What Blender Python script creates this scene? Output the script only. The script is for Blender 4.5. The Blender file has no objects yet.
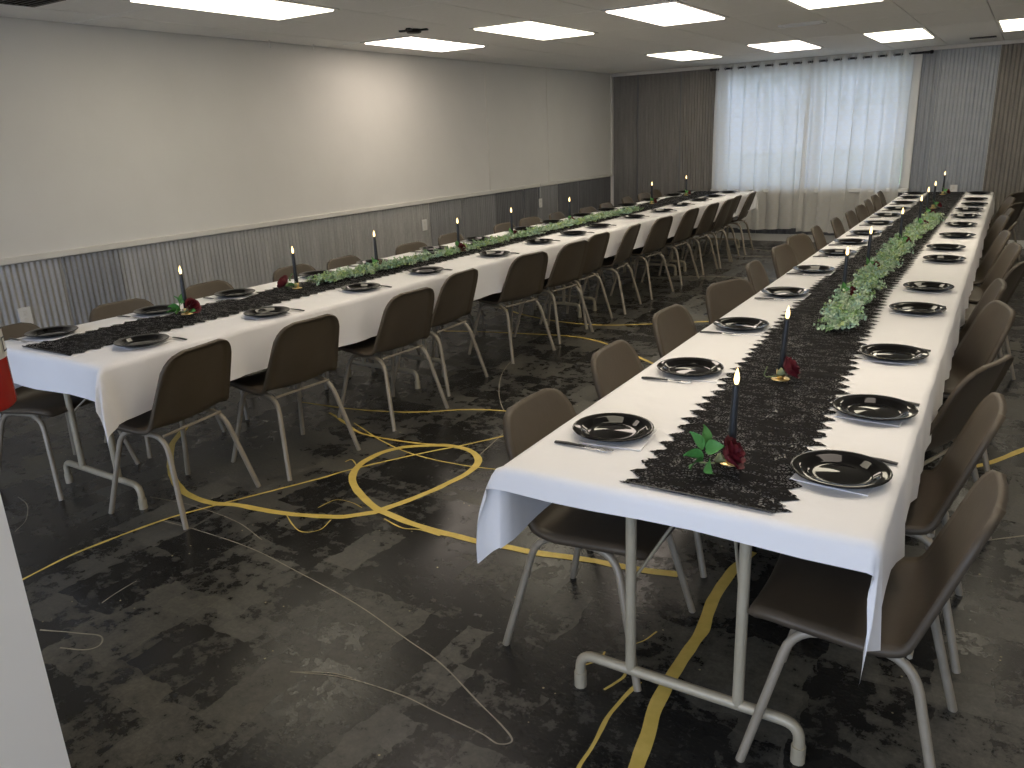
import bpy, math, random
from mathutils import Vector, Matrix, noise
random.seed(7)
sc = bpy.context.scene
C = sc.collection
PI = math.pi
R = math.radians

# ------------------------------------------------------------------ camera
YAW, PITCH, ROLL, FPX, CAMH = 0.5751, 0.3034, -0.0434, 789.35, 1.6
cyw, syw = math.cos(YAW), math.sin(YAW)
fw = Vector((-syw * math.cos(PITCH), cyw * math.cos(PITCH), -math.sin(PITCH)))
rt0 = Vector((cyw, syw, 0)); up0 = rt0.cross(fw)
cr, sr = math.cos(ROLL), math.sin(ROLL)
rt = rt0 * cr + up0 * sr
up = up0 * cr - rt0 * sr
cam = bpy.data.cameras.new('camera'); camo = bpy.data.objects.new('camera', cam); C.objects.link(camo)
cam.sensor_width = 36; cam.lens = FPX / 1024 * 36; cam.clip_start = 0.05; cam.clip_end = 200
camo.matrix_world = Matrix(((rt.x, up.x, -fw.x, 0), (rt.y, up.y, -fw.y, 0), (rt.z, up.z, -fw.z, CAMH), (0, 0, 0, 1)))
sc.camera = camo

# ------------------------------------------------------------------ world, exposure
DAY = 3.0
LAMP = 4.4
w = bpy.data.worlds.new('sky'); sc.world = w; w.use_nodes = True
bg = w.node_tree.nodes['Background']; bg.inputs[0].default_value = (0.62, 0.71, 1.0, 1); bg.inputs[1].default_value = DAY
sc.view_settings.view_transform = 'Standard'
sc.view_settings.look = 'None'
sc.view_settings.gamma = 1
sc.view_settings.use_curve_mapping = False
sc.view_settings.exposure = 0.6
sc.cycles.use_denoising = True
sc.cycles.max_bounces = 10
sc.cycles.diffuse_bounces = 7
sc.cycles.transparent_max_bounces = 12
sc.cycles.sample_clamp_indirect = 6

XL, XR, YF, YB, H, HW = -5.58, 2.4, -1.6, 11.774, 2.45, 0.936
T = 0.75                                     # table-top height
WIN = (-3.86, -1.37, 0.74, 2.345)             # back window x0 x1 z0 z1
FWIN = (-5.2, 2.1, 0.15, 2.35)               # shop-front window behind the camera

def portal(name, loc, sx, sy, rot):
    l = bpy.data.lights.new(name, 'AREA'); l.shape = 'RECTANGLE'; l.size = sx; l.size_y = sy
    l.cycles.is_portal = True
    o = bpy.data.objects.new(name, l); o.location = loc; o.rotation_euler = rot; C.objects.link(o)
portal('back_window_portal', ((WIN[0] + WIN[1]) / 2, YB + 0.16, (WIN[2] + WIN[3]) / 2), WIN[1] - WIN[0], WIN[3] - WIN[2], (R(-90), 0, 0))
portal('front_window_portal', ((FWIN[0] + FWIN[1]) / 2, YF - 0.16, (FWIN[2] + FWIN[3]) / 2), FWIN[1] - FWIN[0], FWIN[3] - FWIN[2], (R(90), 0, 0))

# ------------------------------------------------------------------ mesh helpers
class MB:
    def __init__(s): s.v = []; s.f = []; s.m = []; s.sm = []
    def add(s, vs, fs, mi=0, smooth=False):
        b = len(s.v); s.v += [tuple(p) for p in vs]
        for f in fs: s.f.append(tuple(b + i for i in f)); s.m.append(mi); s.sm.append(smooth)
        return s
    def box(s, x0, y0, z0, x1, y1, z1, mi=0):
        v = [(x0, y0, z0), (x1, y0, z0), (x1, y1, z0), (x0, y1, z0), (x0, y0, z1), (x1, y0, z1), (x1, y1, z1), (x0, y1, z1)]
        return s.add(v, [(0, 3, 2, 1), (4, 5, 6, 7), (0, 1, 5, 4), (1, 2, 6, 5), (2, 3, 7, 6), (3, 0, 4, 7)], mi)
    def bevbox(s, x0, y0, z0, x1, y1, z1, b=.01, mi=0):
        def ring(z, i): return [(x0 + i, y0 + i, z), (x1 - i, y0 + i, z), (x1 - i, y1 - i, z), (x0 + i, y1 - i, z)]
        v = ring(z0, b) + ring(z0 + b, 0) + ring(z1 - b, 0) + ring(z1, b)
        f = [(3, 2, 1, 0), (12, 13, 14, 15)]
        for k in range(3):
            for i in range(4):
                j = (i + 1) % 4; f.append((4 * k + i, 4 * k + j, 4 * k + 4 + j, 4 * k + 4 + i))
        return s.add(v, f, mi)
    def tube(s, pts, r, n=8, mi=0, caps=True, flat=1.0):
        pts = [Vector(p) for p in pts]; rs = r if isinstance(r, (list, tuple)) else [r] * len(pts)
        vs = []; prev = None
        for i, p in enumerate(pts):
            d = (pts[min(i + 1, len(pts) - 1)] - pts[max(i - 1, 0)]).normalized()
            if prev is None:
                a = Vector((0, 0, 1)) if abs(d.z) < .9 else Vector((1, 0, 0))
                n1 = d.cross(a).normalized()
            else:
                n1 = (prev - d * prev.dot(d)).normalized()
            prev = n1; n2 = d.cross(n1)
            for k in range(n):
                an = 2 * PI * (k + .5) / n
                vs.append(p + (n1 * math.cos(an) + n2 * math.sin(an) * flat) * rs[i])
        fs = []
        for i in range(len(pts) - 1):
            for k in range(n):
                j = (k + 1) % n
                fs.append((i * n + k, i * n + j, (i + 1) * n + j, (i + 1) * n + k))
        s.add(vs, fs, mi, n > 4)
        if caps:
            s.add(vs[:n], [tuple(reversed(range(n)))], mi); s.add(vs[-n:], [tuple(range(n))], mi)
        return s
    def lathe(s, prof, n=24, c=(0, 0, 0), mi=0, smooth=True):
        vs = []; fs = []
        for (r, z) in prof:
            for k in range(n):
                a = 2 * PI * k / n; vs.append((c[0] + r * math.cos(a), c[1] + r * math.sin(a), c[2] + z))
        for i in range(len(prof) - 1):
            for k in range(n):
                j = (k + 1) % n; fs.append((i * n + k, i * n + j, (i + 1) * n + j, (i + 1) * n + k))
        return s.add(vs, fs, mi, smooth)
    def grid(s, fn, nu, nv, mi=0, smooth=True):
        vs = [fn(i / nu, j / nv) for j in range(nv + 1) for i in range(nu + 1)]
        fs = [(j * (nu + 1) + i, j * (nu + 1) + i + 1, (j + 1) * (nu + 1) + i + 1, (j + 1) * (nu + 1) + i) for j in range(nv) for i in range(nu)]
        return s.add(vs, fs, mi, smooth)
    def mesh(s, name, mats):
        me = bpy.data.meshes.new(name); me.from_pydata(s.v, [], s.f)
        for m in (mats if isinstance(mats, (list, tuple)) else [mats]): me.materials.append(m)
        me.polygons.foreach_set('material_index', s.m); me.polygons.foreach_set('use_smooth', s.sm)
        me.update(); return me
    def build(s, name, mats, parent=None):
        return put(name, s.mesh(name, mats), parent)

def put(name, me, parent=None):
    o = bpy.data.objects.new(name, me); C.objects.link(o)
    if parent is not None: o.parent = parent
    return o
def tag(o, label=None, cat=None, group=None, kind=None):
    if label: o['label'] = label
    if cat: o['category'] = cat
    if group: o['group'] = group
    if kind: o['kind'] = kind
    return o
def empty(name, loc=(0, 0, 0), rz=0):
    o = bpy.data.objects.new(name, None); o.empty_display_size = .1; o.location = loc; o.rotation_euler = (0, 0, rz); C.objects.link(o); return o
def dup(root, loc=None, rot=None, parent=None):
    c = root.copy(); C.objects.link(c)
    if parent is not None: c.parent = parent
    if loc is not None: c.location = loc
    if rot is not None: c.rotation_euler = rot
    for k in ('label', 'group'):
        if parent is None and k in c: del c[k]
    for ch in list(root.children): dup(ch, parent=c)
    return c
def catmull(pts, n=8):
    P = [Vector(p) for p in pts]; P = [P[0] * 2 - P[1]] + P + [P[-1] * 2 - P[-2]]; out = []
    for i in range(1, len(P) - 2):
        a, b, c, d = P[i - 1:i + 3]
        for k in range(n):
            t = k / n
            out.append(.5 * ((2 * b) + (c - a) * t + (2 * a - 5 * b + 4 * c - d) * t * t + (3 * b - a - 3 * c + d) * t ** 3))
    out.append(P[-2]); return out
def bend_path(pts, rad, n=5):                     # polyline with rounded corners
    P = [Vector(p) for p in pts]; out = [P[0]]
    for i in range(1, len(P) - 1):
        a = (P[i - 1] - P[i]); b = (P[i + 1] - P[i]); r = min(rad, a.length * .49, b.length * .49)
        p0 = P[i] + a.normalized() * r; p2 = P[i] + b.normalized() * r
        for k in range(n + 1):
            t = k / n; out.append(p0 * (1 - t) ** 2 + P[i] * 2 * t * (1 - t) + p2 * t * t)
    out.append(P[-1]); return out
ORD = ['first', 'second', 'third', 'fourth', 'fifth', 'sixth', 'seventh', 'eighth', 'ninth', 'tenth', 'eleventh', 'twelfth', 'thirteenth', 'fourteenth', 'fifteenth', 'sixteenth']

# ------------------------------------------------------------------ materials
def mat(name, col, rough=.5, metal=0.0, spec=.5, coat=0, sheen=0):
    m = bpy.data.materials.new(name); m.use_nodes = True; nt = m.node_tree
    b = nt.nodes['Principled BSDF']; b.inputs['Base Color'].default_value = (*col, 1); b.inputs['Roughness'].default_value = rough
    b.inputs['Metallic'].default_value = metal; b.inputs['Specular IOR Level'].default_value = spec; b.inputs['Coat Weight'].default_value = coat
    return m
class N:
    def __init__(s, m): s.t = m.node_tree; s.b = s.t.nodes.get('Principled BSDF')
    def n(s, typ, **kw):
        nd = s.t.nodes.new(typ)
        for k, v in kw.items():
            if k.startswith('_'): setattr(nd, k[1:], v)
            else:
                key = int(k[1:]) if k[0] == 'i' and k[1:].isdigit() else k.replace('__', ' ')
                if hasattr(v, 'is_linked') or hasattr(v, 'links'): s.t.links.new(v, nd.inputs[key])
                else: nd.inputs[key].default_value = v
        return nd
    def link(s, a, b): s.t.links.new(a, b)
    def ramp(s, fac, stops, interp='LINEAR'):
        r = s.t.nodes.new('ShaderNodeValToRGB'); r.color_ramp.interpolation = interp
        e = r.color_ramp.elements
        while len(e) < len(stops): e.new(.5)
        for el, (p, c) in zip(e, stops): el.position = p; el.color = (*c, 1) if len(c) == 3 else c
        s.link(fac, r.inputs[0]); return r.outputs[0]
    def math(s, op, a, b=0.0, c=0.0):
        nd = s.t.nodes.new('ShaderNodeMath'); nd.operation = op
        for i, v in enumerate((a, b, c)):
            if hasattr(v, 'links'): s.link(v, nd.inputs[i])
            else: nd.inputs[i].default_value = v
        return nd.outputs[0]
    def mix(s, fac, a, b, blend='MIX'):
        nd = s.t.nodes.new('ShaderNodeMix'); nd.data_type = 'RGBA'; nd.blend_type = blend
        for i, v in ((0, fac), (6, a), (7, b)):
            if hasattr(v, 'links'): s.link(v, nd.inputs[i])
            else: nd.inputs[i].default_value = v if i == 0 else (*v, 1)
        return nd.outputs[2]
    def coord(s, which='Object', scale=(1, 1, 1), rot=(0, 0, 0)):
        tc = s.t.nodes.new('ShaderNodeTexCoord'); mp = s.t.nodes.new('ShaderNodeMapping')
        mp.inputs['Scale'].default_value = scale; mp.inputs['Rotation'].default_value = rot
        s.link(tc.outputs[which], mp.inputs[0]); return mp.outputs[0]
    def noise(s, vec, scale=5, detail=4, rough=.5, dist=0):
        nd = s.t.nodes.new('ShaderNodeTexNoise'); nd.inputs['Scale'].default_value = scale; nd.inputs['Detail'].default_value = detail
        nd.inputs['Roughness'].default_value = rough; nd.inputs['Distortion'].default_value = dist
        s.link(vec, nd.inputs['Vector']); return nd.outputs['Fac']
    def bump(s, h, strength=.2, dist=.01):
        nd = s.t.nodes.new('ShaderNodeBump'); nd.inputs['Strength'].default_value = strength; nd.inputs['Distance'].default_value = dist
        s.link(h, nd.inputs['Height']); s.link(nd.outputs[0], s.b.inputs['Normal'])

def noisy(name, c1, c2, scale=6, rough=.5, metal=0, r2=None, bump=0, stretch=(1, 1, 1), **k):
    m = mat(name, c1, rough, metal, **k); n = N(m); v = n.coord('Object', stretch); f = n.noise(v, scale, 5, .6)
    n.link(n.ramp(f, [(.3, c1), (.7, c2)]), n.b.inputs['Base Color'])
    if r2 is not None: n.link(n.math('MULTIPLY_ADD', f, r2 - rough, rough), n.b.inputs['Roughness'])
    if bump: n.bump(n.noise(v, scale * 12, 3), bump, .004)
    return m

M = {}
M['wall'] = noisy('white_wall_paint', (.65, .637, .60), (.70, .686, .65), 1.2, .55, bump=.05)
M['pier'] = noisy('light_boosted_white', (.84, .815, .765), (.88, .855, .805), 1.5, .5)  # lighter than the wall paint, standing in for stronger light on the pier
M['trim'] = noisy('white_trim_paint', (.62, .60, .55), (.68, .66, .61), 3, .4)
M['wall2'] = noisy('plain_wall_paint', (.62, .60, .57), (.68, .66, .63), 1.2, .6)
M['tile'] = noisy('ceiling_tile', (.86, .85, .825), (.90, .89, .865), 25, .9, bump=.2)
M['tilegrid'] = noisy('ceiling_gap', (.34, .33, .31), (.4, .39, .37), 8, .8)
def steel(name, c1, c2, rough, metal=.5):
    m = mat(name, c1, rough, metal); n = N(m)
    f = n.noise(n.coord('Object', (7, 7, .6)), 2.2, 6, .65); g = n.noise(n.coord('Object'), 60, 3, .6)
    c = n.ramp(f, [(.3, c1), (.7, c2)]); n.link(n.mix(.18, c, n.ramp(g, [(.4, c1), (.6, c2)])), n.b.inputs['Base Color'])
    n.link(n.math('MULTIPLY_ADD', f, .25, rough - .1), n.b.inputs['Roughness']); return m
M['steel_light'] = steel('galvanised_steel_light', (.36, .355, .34), (.52, .51, .49), .45)
M['steel_mid'] = steel('galvanised_steel_mid', (.25, .25, .25), (.37, .37, .37), .45)
M['steel_dark'] = steel('galvanised_steel_dark', (.13, .13, .135), (.22, .22, .225), .5)
M['steel_brown'] = steel('galvanised_steel_brown', (.17, .155, .135), (.28, .26, .23), .5)
M['steel_blue'] = steel('galvanised_steel_blue', (.30, .32, .34), (.40, .42, .44), .45)
M['black_metal'] = noisy('black_metal', (.012, .012, .013), (.02, .02, .02), 10, .4, .6)
M['frame_white'] = noisy('white_frame_enamel', (.66, .65, .62), (.7, .69, .66), 6, .4)

# floor: black paint worn through in blocky patches
m = M['floor'] = mat('worn_black_floor_paint', (.02, .02, .018), .4); n = N(m)
v = n.coord('Object')
wob = n.t.nodes.new('ShaderNodeTexNoise'); wob.inputs['Scale'].default_value = 9; wob.inputs['Detail'].default_value = 4; n.link(v, wob.inputs['Vector'])
va = n.t.nodes.new('ShaderNodeVectorMath'); va.operation = 'MULTIPLY_ADD'; n.link(wob.outputs['Color'], va.inputs[0]); va.inputs[1].default_value = (.09, .09, 0); n.link(v, va.inputs[2])
def blocks(sx, sy):
    mp = n.t.nodes.new('ShaderNodeMapping'); mp.inputs['Scale'].default_value = (sx, sy, 0); n.link(va.outputs[0], mp.inputs[0])
    fl = n.t.nodes.new('ShaderNodeVectorMath'); fl.operation = 'FLOOR'; n.link(mp.outputs[0], fl.inputs[0])
    wn = n.t.nodes.new('ShaderNodeTexWhiteNoise'); wn.noise_dimensions = '3D'; n.link(fl.outputs[0], wn.inputs['Vector']); return wn.outputs['Value']
big = n.noise(v, .75, 3, .55)
b1 = blocks(6.5, 2.6); b2 = blocks(3.1, 7.5)
s1 = n.math('ADD', n.math('MULTIPLY', b1, .32), n.math('MULTIPLY', b2, .26))
s2 = n.math('ADD', s1, n.math('MULTIPLY', big, .66))
fine = n.noise(v, 14, 8, .72)
s3 = n.math('ADD', s2, n.math('MULTIPLY_ADD', fine, 1.1, -.55))
wear = n.ramp(s3, [(.61, (0, 0, 0)), (.71, (.45, .45, .45)), (.95, (1, 1, 1))])
grit = n.noise(v, 70, 6, .8)
tone = n.ramp(n.noise(v, 2.2, 4), [(.35, (.120, .112, .086)), (.65, (.100, .098, .088))])
tone = n.mix(.5, tone, n.ramp(grit, [(.35, (.030, .028, .024)), (.7, (.155, .148, .122))]))
base = n.ramp(n.noise(v, 5, 6, .7), [(.3, (.008, .008, .0078)), (.75, (.022, .0215, .0195))])
col = n.mix(wear, base, tone)
scuff = n.ramp(n.noise(n.coord('Object', (1, 2.6, 1), (0, 0, .5)), 38, 9, .75), [(.54, (0, 0, 0)), (.70, (1, 1, 1))])
scuff = n.math('MULTIPLY', scuff, n.ramp(n.noise(v, 1.6, 3), [(.40, (0, 0, 0)), (.62, (.65, .65, .65))]))
col = n.mix(scuff, col, (.115, .108, .088))
vo = n.t.nodes.new('ShaderNodeTexVoronoi'); vo.inputs['Scale'].default_value = 24; n.link(v, vo.inputs['Vector'])
spk = n.math('MULTIPLY', n.math('LESS_THAN', vo.outputs['Distance'], .09), n.math('GREATER_THAN', n.noise(v, 3.1, 2), .56))
sepc = n.t.nodes.new('ShaderNodeSeparateColor'); n.link(vo.outputs['Color'], sepc.inputs[0])
spk = n.math('MULTIPLY', spk, n.math('GREATER_THAN', sepc.outputs[0], .6))
col = n.mix(spk, col, (.32, .28, .17)); n.link(col, n.b.inputs['Base Color'])
n.link(n.math('MULTIPLY_ADD', wear, .26, n.math('MULTIPLY_ADD', fine, .24, .13)), n.b.inputs['Roughness'])
n.b.inputs['Specular IOR Level'].default_value = .30
n.bump(n.math('ADD', n.math('MULTIPLY', wear, -.4), n.math('MULTIPLY', grit, .35)), .18, .003)

M['yellow'] = noisy('yellow_floor_paint', (.54, .39, .075), (.68, .51, .13), 14, .5)
M['scratch'] = noisy('pale_scratch', (.20, .18, .14), (.34, .31, .24), 18, .7)
M['shell'] = noisy('taupe_chair_plastic', (.074, .058, .040), (.092, .073, .051), 5, .45, bump=.12, spec=.3)
M['leg'] = noisy('tan_enamel_tube', (.26, .225, .165), (.33, .285, .215), 14, .40, .12)
M['cap'] = noisy('dark_rubber', (.02, .02, .02), (.035, .033, .03), 20, .7)
M['tleg'] = noisy('beige_enamel_tube', (.36, .315, .22), (.44, .39, .285), 9, .38, .12)
M['ttop'] = noisy('brown_table_laminate', (.10, .065, .04), (.15, .10, .06), 3, .5)
m = M['cloth'] = mat('white_polyester_cloth', (.80, .785, .77), .75); n = N(m); v = n.coord('Object')
n.link(n.ramp(n.noise(v, 2, 3), [(.3, (.78, .765, .75)), (.7, (.83, .815, .80))]), n.b.inputs['Base Color'])
n.b.inputs['Sheen Weight'].default_value = .15
n.bump(n.math('ADD', n.noise(v, 5.5, 3, .5), n.math('MULTIPLY', n.noise(v, 300, 2), .03)), .55, .016)
M['napkin'] = noisy('white_paper_napkin', (.80, .79, .78), (.86, .85, .84), 8, .85)
M['plate'] = noisy('glossy_black_plastic', (.004, .004, .004), (.006, .0055, .0055), 8, .06, spec=.18)
M['handle'] = noisy('black_fork_handle', (.012, .012, .012), (.02, .02, .02), 30, .3)
M['silver'] = noisy('silver_plastic', (.62, .62, .62), (.72, .72, .72), 30, .2, .9)
M['candle'] = noisy('black_wax', (.010, .012, .014), (.018, .020, .022), 12, .35)
M['brass'] = noisy('brass', (.72, .52, .22), (.80, .60, .28), 20, .28, .9)
M['petal'] = noisy('dark_red_petal', (.09, .006, .012), (.16, .012, .02), 25, .6)
M['leaf'] = noisy('green_rose_leaf', (.06, .21, .045), (.10, .30, .07), 30, .55)
M['stem'] = noisy('pale_green_stem', (.20, .24, .10), (.26, .28, .14), 20, .6)
m = M['flame'] = bpy.data.materials.new('flame'); m.use_nodes = True; n = N(m); n.t.nodes.remove(n.b)
e = n.n('ShaderNodeEmission'); e.inputs[0].default_value = (1, .70, .28, 1); e.inputs[1].default_value = 3.0
n.link(e.outputs[0], n.t.nodes['Material Output'].inputs[0])
def lampmat(name, col, st):
    m = bpy.data.materials.new(name); m.use_nodes = True; n = N(m); n.t.nodes.remove(n.b)
    e = n.n('ShaderNodeEmission'); e.inputs[0].default_value = (*col, 1); e.inputs[1].default_value = st
    n.link(e.outputs[0], n.t.nodes['Material Output'].inputs[0]); return m
M['lamp_pink'] = lampmat('fluorescent_pinkish', (1, .865, .74), LAMP)
M['lamp_yellow'] = lampmat('fluorescent_yellowish', (1, .905, .70), LAMP)
M['red'] = noisy('red_enamel', (.42, .018, .012), (.50, .025, .015), 6, .25)
M['paper'] = noisy('extinguisher_label_paper', (.62, .60, .55), (.68, .66, .60), 10, .5)
M['ink'] = noisy('dark_print', (.05, .05, .06), (.08, .08, .09), 30, .6)
M['bark'] = noisy('bark', (.06, .045, .03), (.10, .075, .05), 10, .9)
M['treeleaf'] = noisy('tree_leaf', (.05, .14, .02), (.12, .26, .05), 2, .6)
M['pave'] = noisy('pale_concrete', (.50, .48, .45), (.58, .56, .52), 3, .9)
M['grass'] = noisy('lawn', (.16, .24, .08), (.24, .32, .13), 2, .9)
# garland leaves: each leaf carries its own green
m = M['eucalyptus'] = mat('eucalyptus_leaf', (.3, .4, .2), .6); n = N(m)
at = n.n('ShaderNodeAttribute'); at.attribute_name = 'leafcol'; n.link(at.outputs['Color'], n.b.inputs['Base Color'])
n.b.inputs['Subsurface Weight'].default_value = 0
# glass
m = M['glass'] = bpy.data.materials.new('window_glass'); m.use_nodes = True; n = N(m); n.t.nodes.remove(n.b)
tr = n.n('ShaderNodeBsdfTransparent'); tr.inputs[0].default_value = (.93, .96, .95, 1); gl = n.n('ShaderNodeBsdfGlossy'); gl.inputs['Roughness'].default_value = .02
fr = n.n('ShaderNodeFresnel'); fr.inputs[0].default_value = 1.45
mx = n.n('ShaderNodeMixShader'); n.link(fr.outputs[0], mx.inputs[0]); n.link(tr.outputs[0], mx.inputs[1]); n.link(gl.outputs[0], mx.inputs[2]); n.link(mx.outputs[0], n.t.nodes['Material Output'].inputs[0])
# sheer curtain with a woven lattice of small hexagons
m = M['curtain'] = bpy.data.materials.new('sheer_curtain'); m.use_nodes = True; n = N(m); n.t.nodes.remove(n.b)
uv = n.n('ShaderNodeUVMap'); mp = n.n('ShaderNodeMapping'); n.link(uv.outputs[0], mp.inputs[0])
def wave(rot, scale):
    mp = n.n('ShaderNodeMapping'); n.link(uv.outputs[0], mp.inputs[0]); mp.inputs['Rotation'].default_value = (0, 0, R(rot))
    wv = n.n('ShaderNodeTexWave'); wv.inputs['Scale'].default_value = scale; n.link(mp.outputs[0], wv.inputs['Vector']); return wv.outputs['Fac']
lat = n.math('MAXIMUM', n.math('MAXIMUM', wave(30, 5.0), wave(-30, 5.0)), wave(90, 5.0))
lat = n.math('GREATER_THAN', lat, .90)
df = n.n('ShaderNodeBsdfDiffuse'); df.inputs[0].default_value = (.78, .76, .70, 1)
tl = n.n('ShaderNodeBsdfTranslucent'); tl.inputs[0].default_value = (.86, .87, .86, 1)
tp = n.n('ShaderNodeBsdfTransparent')
m1 = n.n('ShaderNodeMixShader'); n.link(n.math('MULTIPLY_ADD', lat, -.24, .58), m1.inputs[0]); n.link(df.outputs[0], m1.inputs[1]); n.link(tl.outputs[0], m1.inputs[2])
m2 = n.n('ShaderNodeMixShader'); n.link(n.math('MULTIPLY_ADD', lat, -.02, .035), m2.inputs[0]); n.link(m1.outputs[0], m2.inputs[1]); n.link(tp.outputs[0], m2.inputs[2])
n.link(m2.outputs[0], n.t.nodes['Material Output'].inputs[0])
# black lace
m = M['lace'] = mat('black_lace', (.008, .0075, .0075), .9, 0, .15); n = N(m); v = n.coord('Object')
vo = n.n('ShaderNodeTexVoronoi'); vo.feature = 'DISTANCE_TO_EDGE'; vo.inputs['Scale'].default_value = 105; n.link(v, vo.inputs['Vector'])
net = n.math('GREATER_THAN', vo.outputs['Distance'], .17)
fl = n.noise(n.coord('Object', (14, 34, 1)), 1.0, 5, .6, 1.2)
hole = n.math('MULTIPLY', net, n.math('GREATER_THAN', fl, .505))
hole = n.math('MAXIMUM', hole, n.math('MULTIPLY', n.math('GREATER_THAN', vo.outputs['Distance'], .30), n.math('GREATER_THAN', fl, .50)))
n.link(n.math('SUBTRACT', 1.0, n.math('MULTIPLY', hole, .75)), n.b.inputs['Alpha'])

# ------------------------------------------------------------------ the room
fl = MB().box(XL - .2, YF - .2, -.12, XR + .2, YB + .2, 0).build('floor', M['floor']); tag(fl, kind='structure')
def px(x, y, z=0.0):                                 # a point of the plan read off the photograph's floor
    d = rt * ((x - 512) / FPX) - up * ((y - 384) / FPX) + fw
    t = (z - CAMH) / d.z
    return (d.x * t, d.y * t)
def ribbon(name, pts, width, z, material, jit=.15, n=10):
    P = catmull([(*px(*p), 0) for p in pts], n); mb = MB(); vs = []
    for i, p in enumerate(P):
        d = (P[min(i + 1, len(P) - 1)] - P[max(i - 1, 0)]).normalized(); s = Vector((-d.y, d.x, 0))
        a = width * (.5 + jit * noise.noise(p * 9)); b = width * (.5 + jit * noise.noise(p * 11 + Vector((5, 3, 1))))
        zz = z + .0006 * i / len(P); vs += [p + s * a + Vector((0, 0, zz)), p - s * b + Vector((0, 0, zz))]
    fs = [(2 * i, 2 * i + 1, 2 * i + 3, 2 * i + 2) for i in range(len(P) - 1)]
    mb.add(vs, fs); return mb.build(name, material, fl)
yel = M['yellow']
ribbon('painted_line', [(187, 426), (172, 446), (172, 474), (184, 492), (211, 503), (235, 505), (262, 510), (298, 515), (340, 517), (370, 513), (380, 510.6), (419, 496.6), (450, 482.5), (472, 470), (478, 459), (469, 450.6), (447, 445.6), (425, 446), (400, 448), (375, 456), (357, 468), (353, 482.5), (364, 498), (380, 510.6), (406, 521.6), (434, 531), (459, 537), (478, 542), (510, 548), (543, 554), (581, 559), (612, 565), (640, 570), (678, 575)], .037, .0016, yel)
ribbon('painted_line', [(620, 800), (638, 765), (653, 716), (667.5, 683.6), (685, 656), (703, 628), (714, 598.6), (732, 572), (752, 552)], .042, .0016, yel)
ribbon('painted_line', [(10, 586), (24, 579), (70, 556), (120, 536), (170, 518), (225, 503), (315, 480), (350, 470), (419, 454), (470, 444), (530, 430)], .014, .0012, yel, .3)
ribbon('painted_line', [(330, 412.6), (345, 423), (358, 432), (386, 439), (419, 443.5), (452, 446)], .018, .0012, yel, .3)
ribbon('painted_line', [(354, 423), (385.6, 443), (419, 456), (467, 466), (520, 472)], .009, .001, yel, .3)
ribbon('painted_line', [(300, 402), (351, 409), (395, 412), (426.5, 412), (460, 410), (488, 410), (517, 412.5), (548, 417), (590, 424)], .018, .0012, yel, .2)
ribbon('painted_line', [(443, 331), (486, 332), (529, 334), (560, 335.5), (586, 338.5), (611.5, 345.8), (650, 362.5), (690, 382)], .026, .0012, yel, .2)
ribbon('painted_line', [(500, 308), (529, 316), (559, 321.6), (593, 324.8), (625, 325), (699, 322), (740, 320)], .026, .0012, yel, .2)
ribbon('painted_line', [(600, 279), (646, 278), (697.5, 276.6), (745, 277.7), (800, 280)], .03, .0012, M['scratch'], .2)
ribbon('painted_line', [(660, 256), (699.6, 256), (772.7, 256.8), (830, 258)], .035, .0012, M['scratch'], .2)
ribbon('painted_line', [(735, 246), (751, 248.7), (773, 251.5)], .03, .0014, M['scratch'], .2)
ribbon('painted_line', [(930, 477), (964, 469), (989, 463), (1024, 449.6), (1070, 430)], .03, .0012, yel, .2)
ribbon('painted_line', [(950, 546), (985, 541), (1040, 534)], .008, .0012, M['scratch'], .3)
ribbon('painted_line', [(574, 780), (581, 765), (596, 740), (609, 716), (622, 700), (640, 682)], .012, .0012, yel, .4)
ribbon('painted_line', [(604, 690), (614, 684), (624, 676), (628, 664)], .008, .0012, yel, .4)
ribbon('painted_line', [(586, 665), (600, 660), (605, 652)], .007, .0012, yel, .4)
ribbon('painted_line', [(636, 644), (646, 640), (657, 632)], .006, .0012, yel, .4)
ribbon('painted_line', [(285, 512), (292, 524), (302, 532), (320, 530), (331, 520)], .006, .0012, yel, .4)
ribbon('painted_line', [(318, 508), (336, 500), (352, 503), (362, 508)], .005, .0012, yel, .4)
ribbon('painted_line', [(384, 519), (402, 528), (420, 530), (440, 536)], .008, .0012, yel, .4)
ribbon('painted_line', [(345, 462), (352, 460), (358, 468)], .006, .0012, yel, .4)
ribbon('scratch_mark', [(160, 520), (200, 531), (250, 548), (294, 570), (356, 604), (406, 639), (440, 663), (480, 704), (503, 727), (512, 741), (498, 744), (480, 733), (440, 714), (400, 695), (345, 678), (290, 672)], .0045, .0008, M['scratch'], .3)
ribbon('scratch_mark', [(514, 358), (502.6, 372.7), (499, 391), (502.6, 408), (510, 417), (506, 430), (493, 443), (478.5, 456)], .006, .0008, M['scratch'], .3)
ribbon('scratch_mark', [(40, 630), (75, 633), (100, 636), (100, 645), (85, 650), (60, 648)], .006, .0008, M['scratch'], .3)
ribbon('scratch_mark', [(102, 603), (118, 592), (137, 581)], .004, .0008, M['scratch'], .3)
ribbon('scratch_mark', [(150, 497), (190, 505), (235, 521), (262, 540)], .004, .0008, M['scratch'], .3)
ribbon('scratch_mark', [(18, 497), (27, 505), (26, 520), (15, 532)], .005, .0008, M['scratch'], .3)
ribbon('scratch_mark', [(296, 672), (330, 673), (352, 678)], .004, .0008, M['scratch'], .3)

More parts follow.
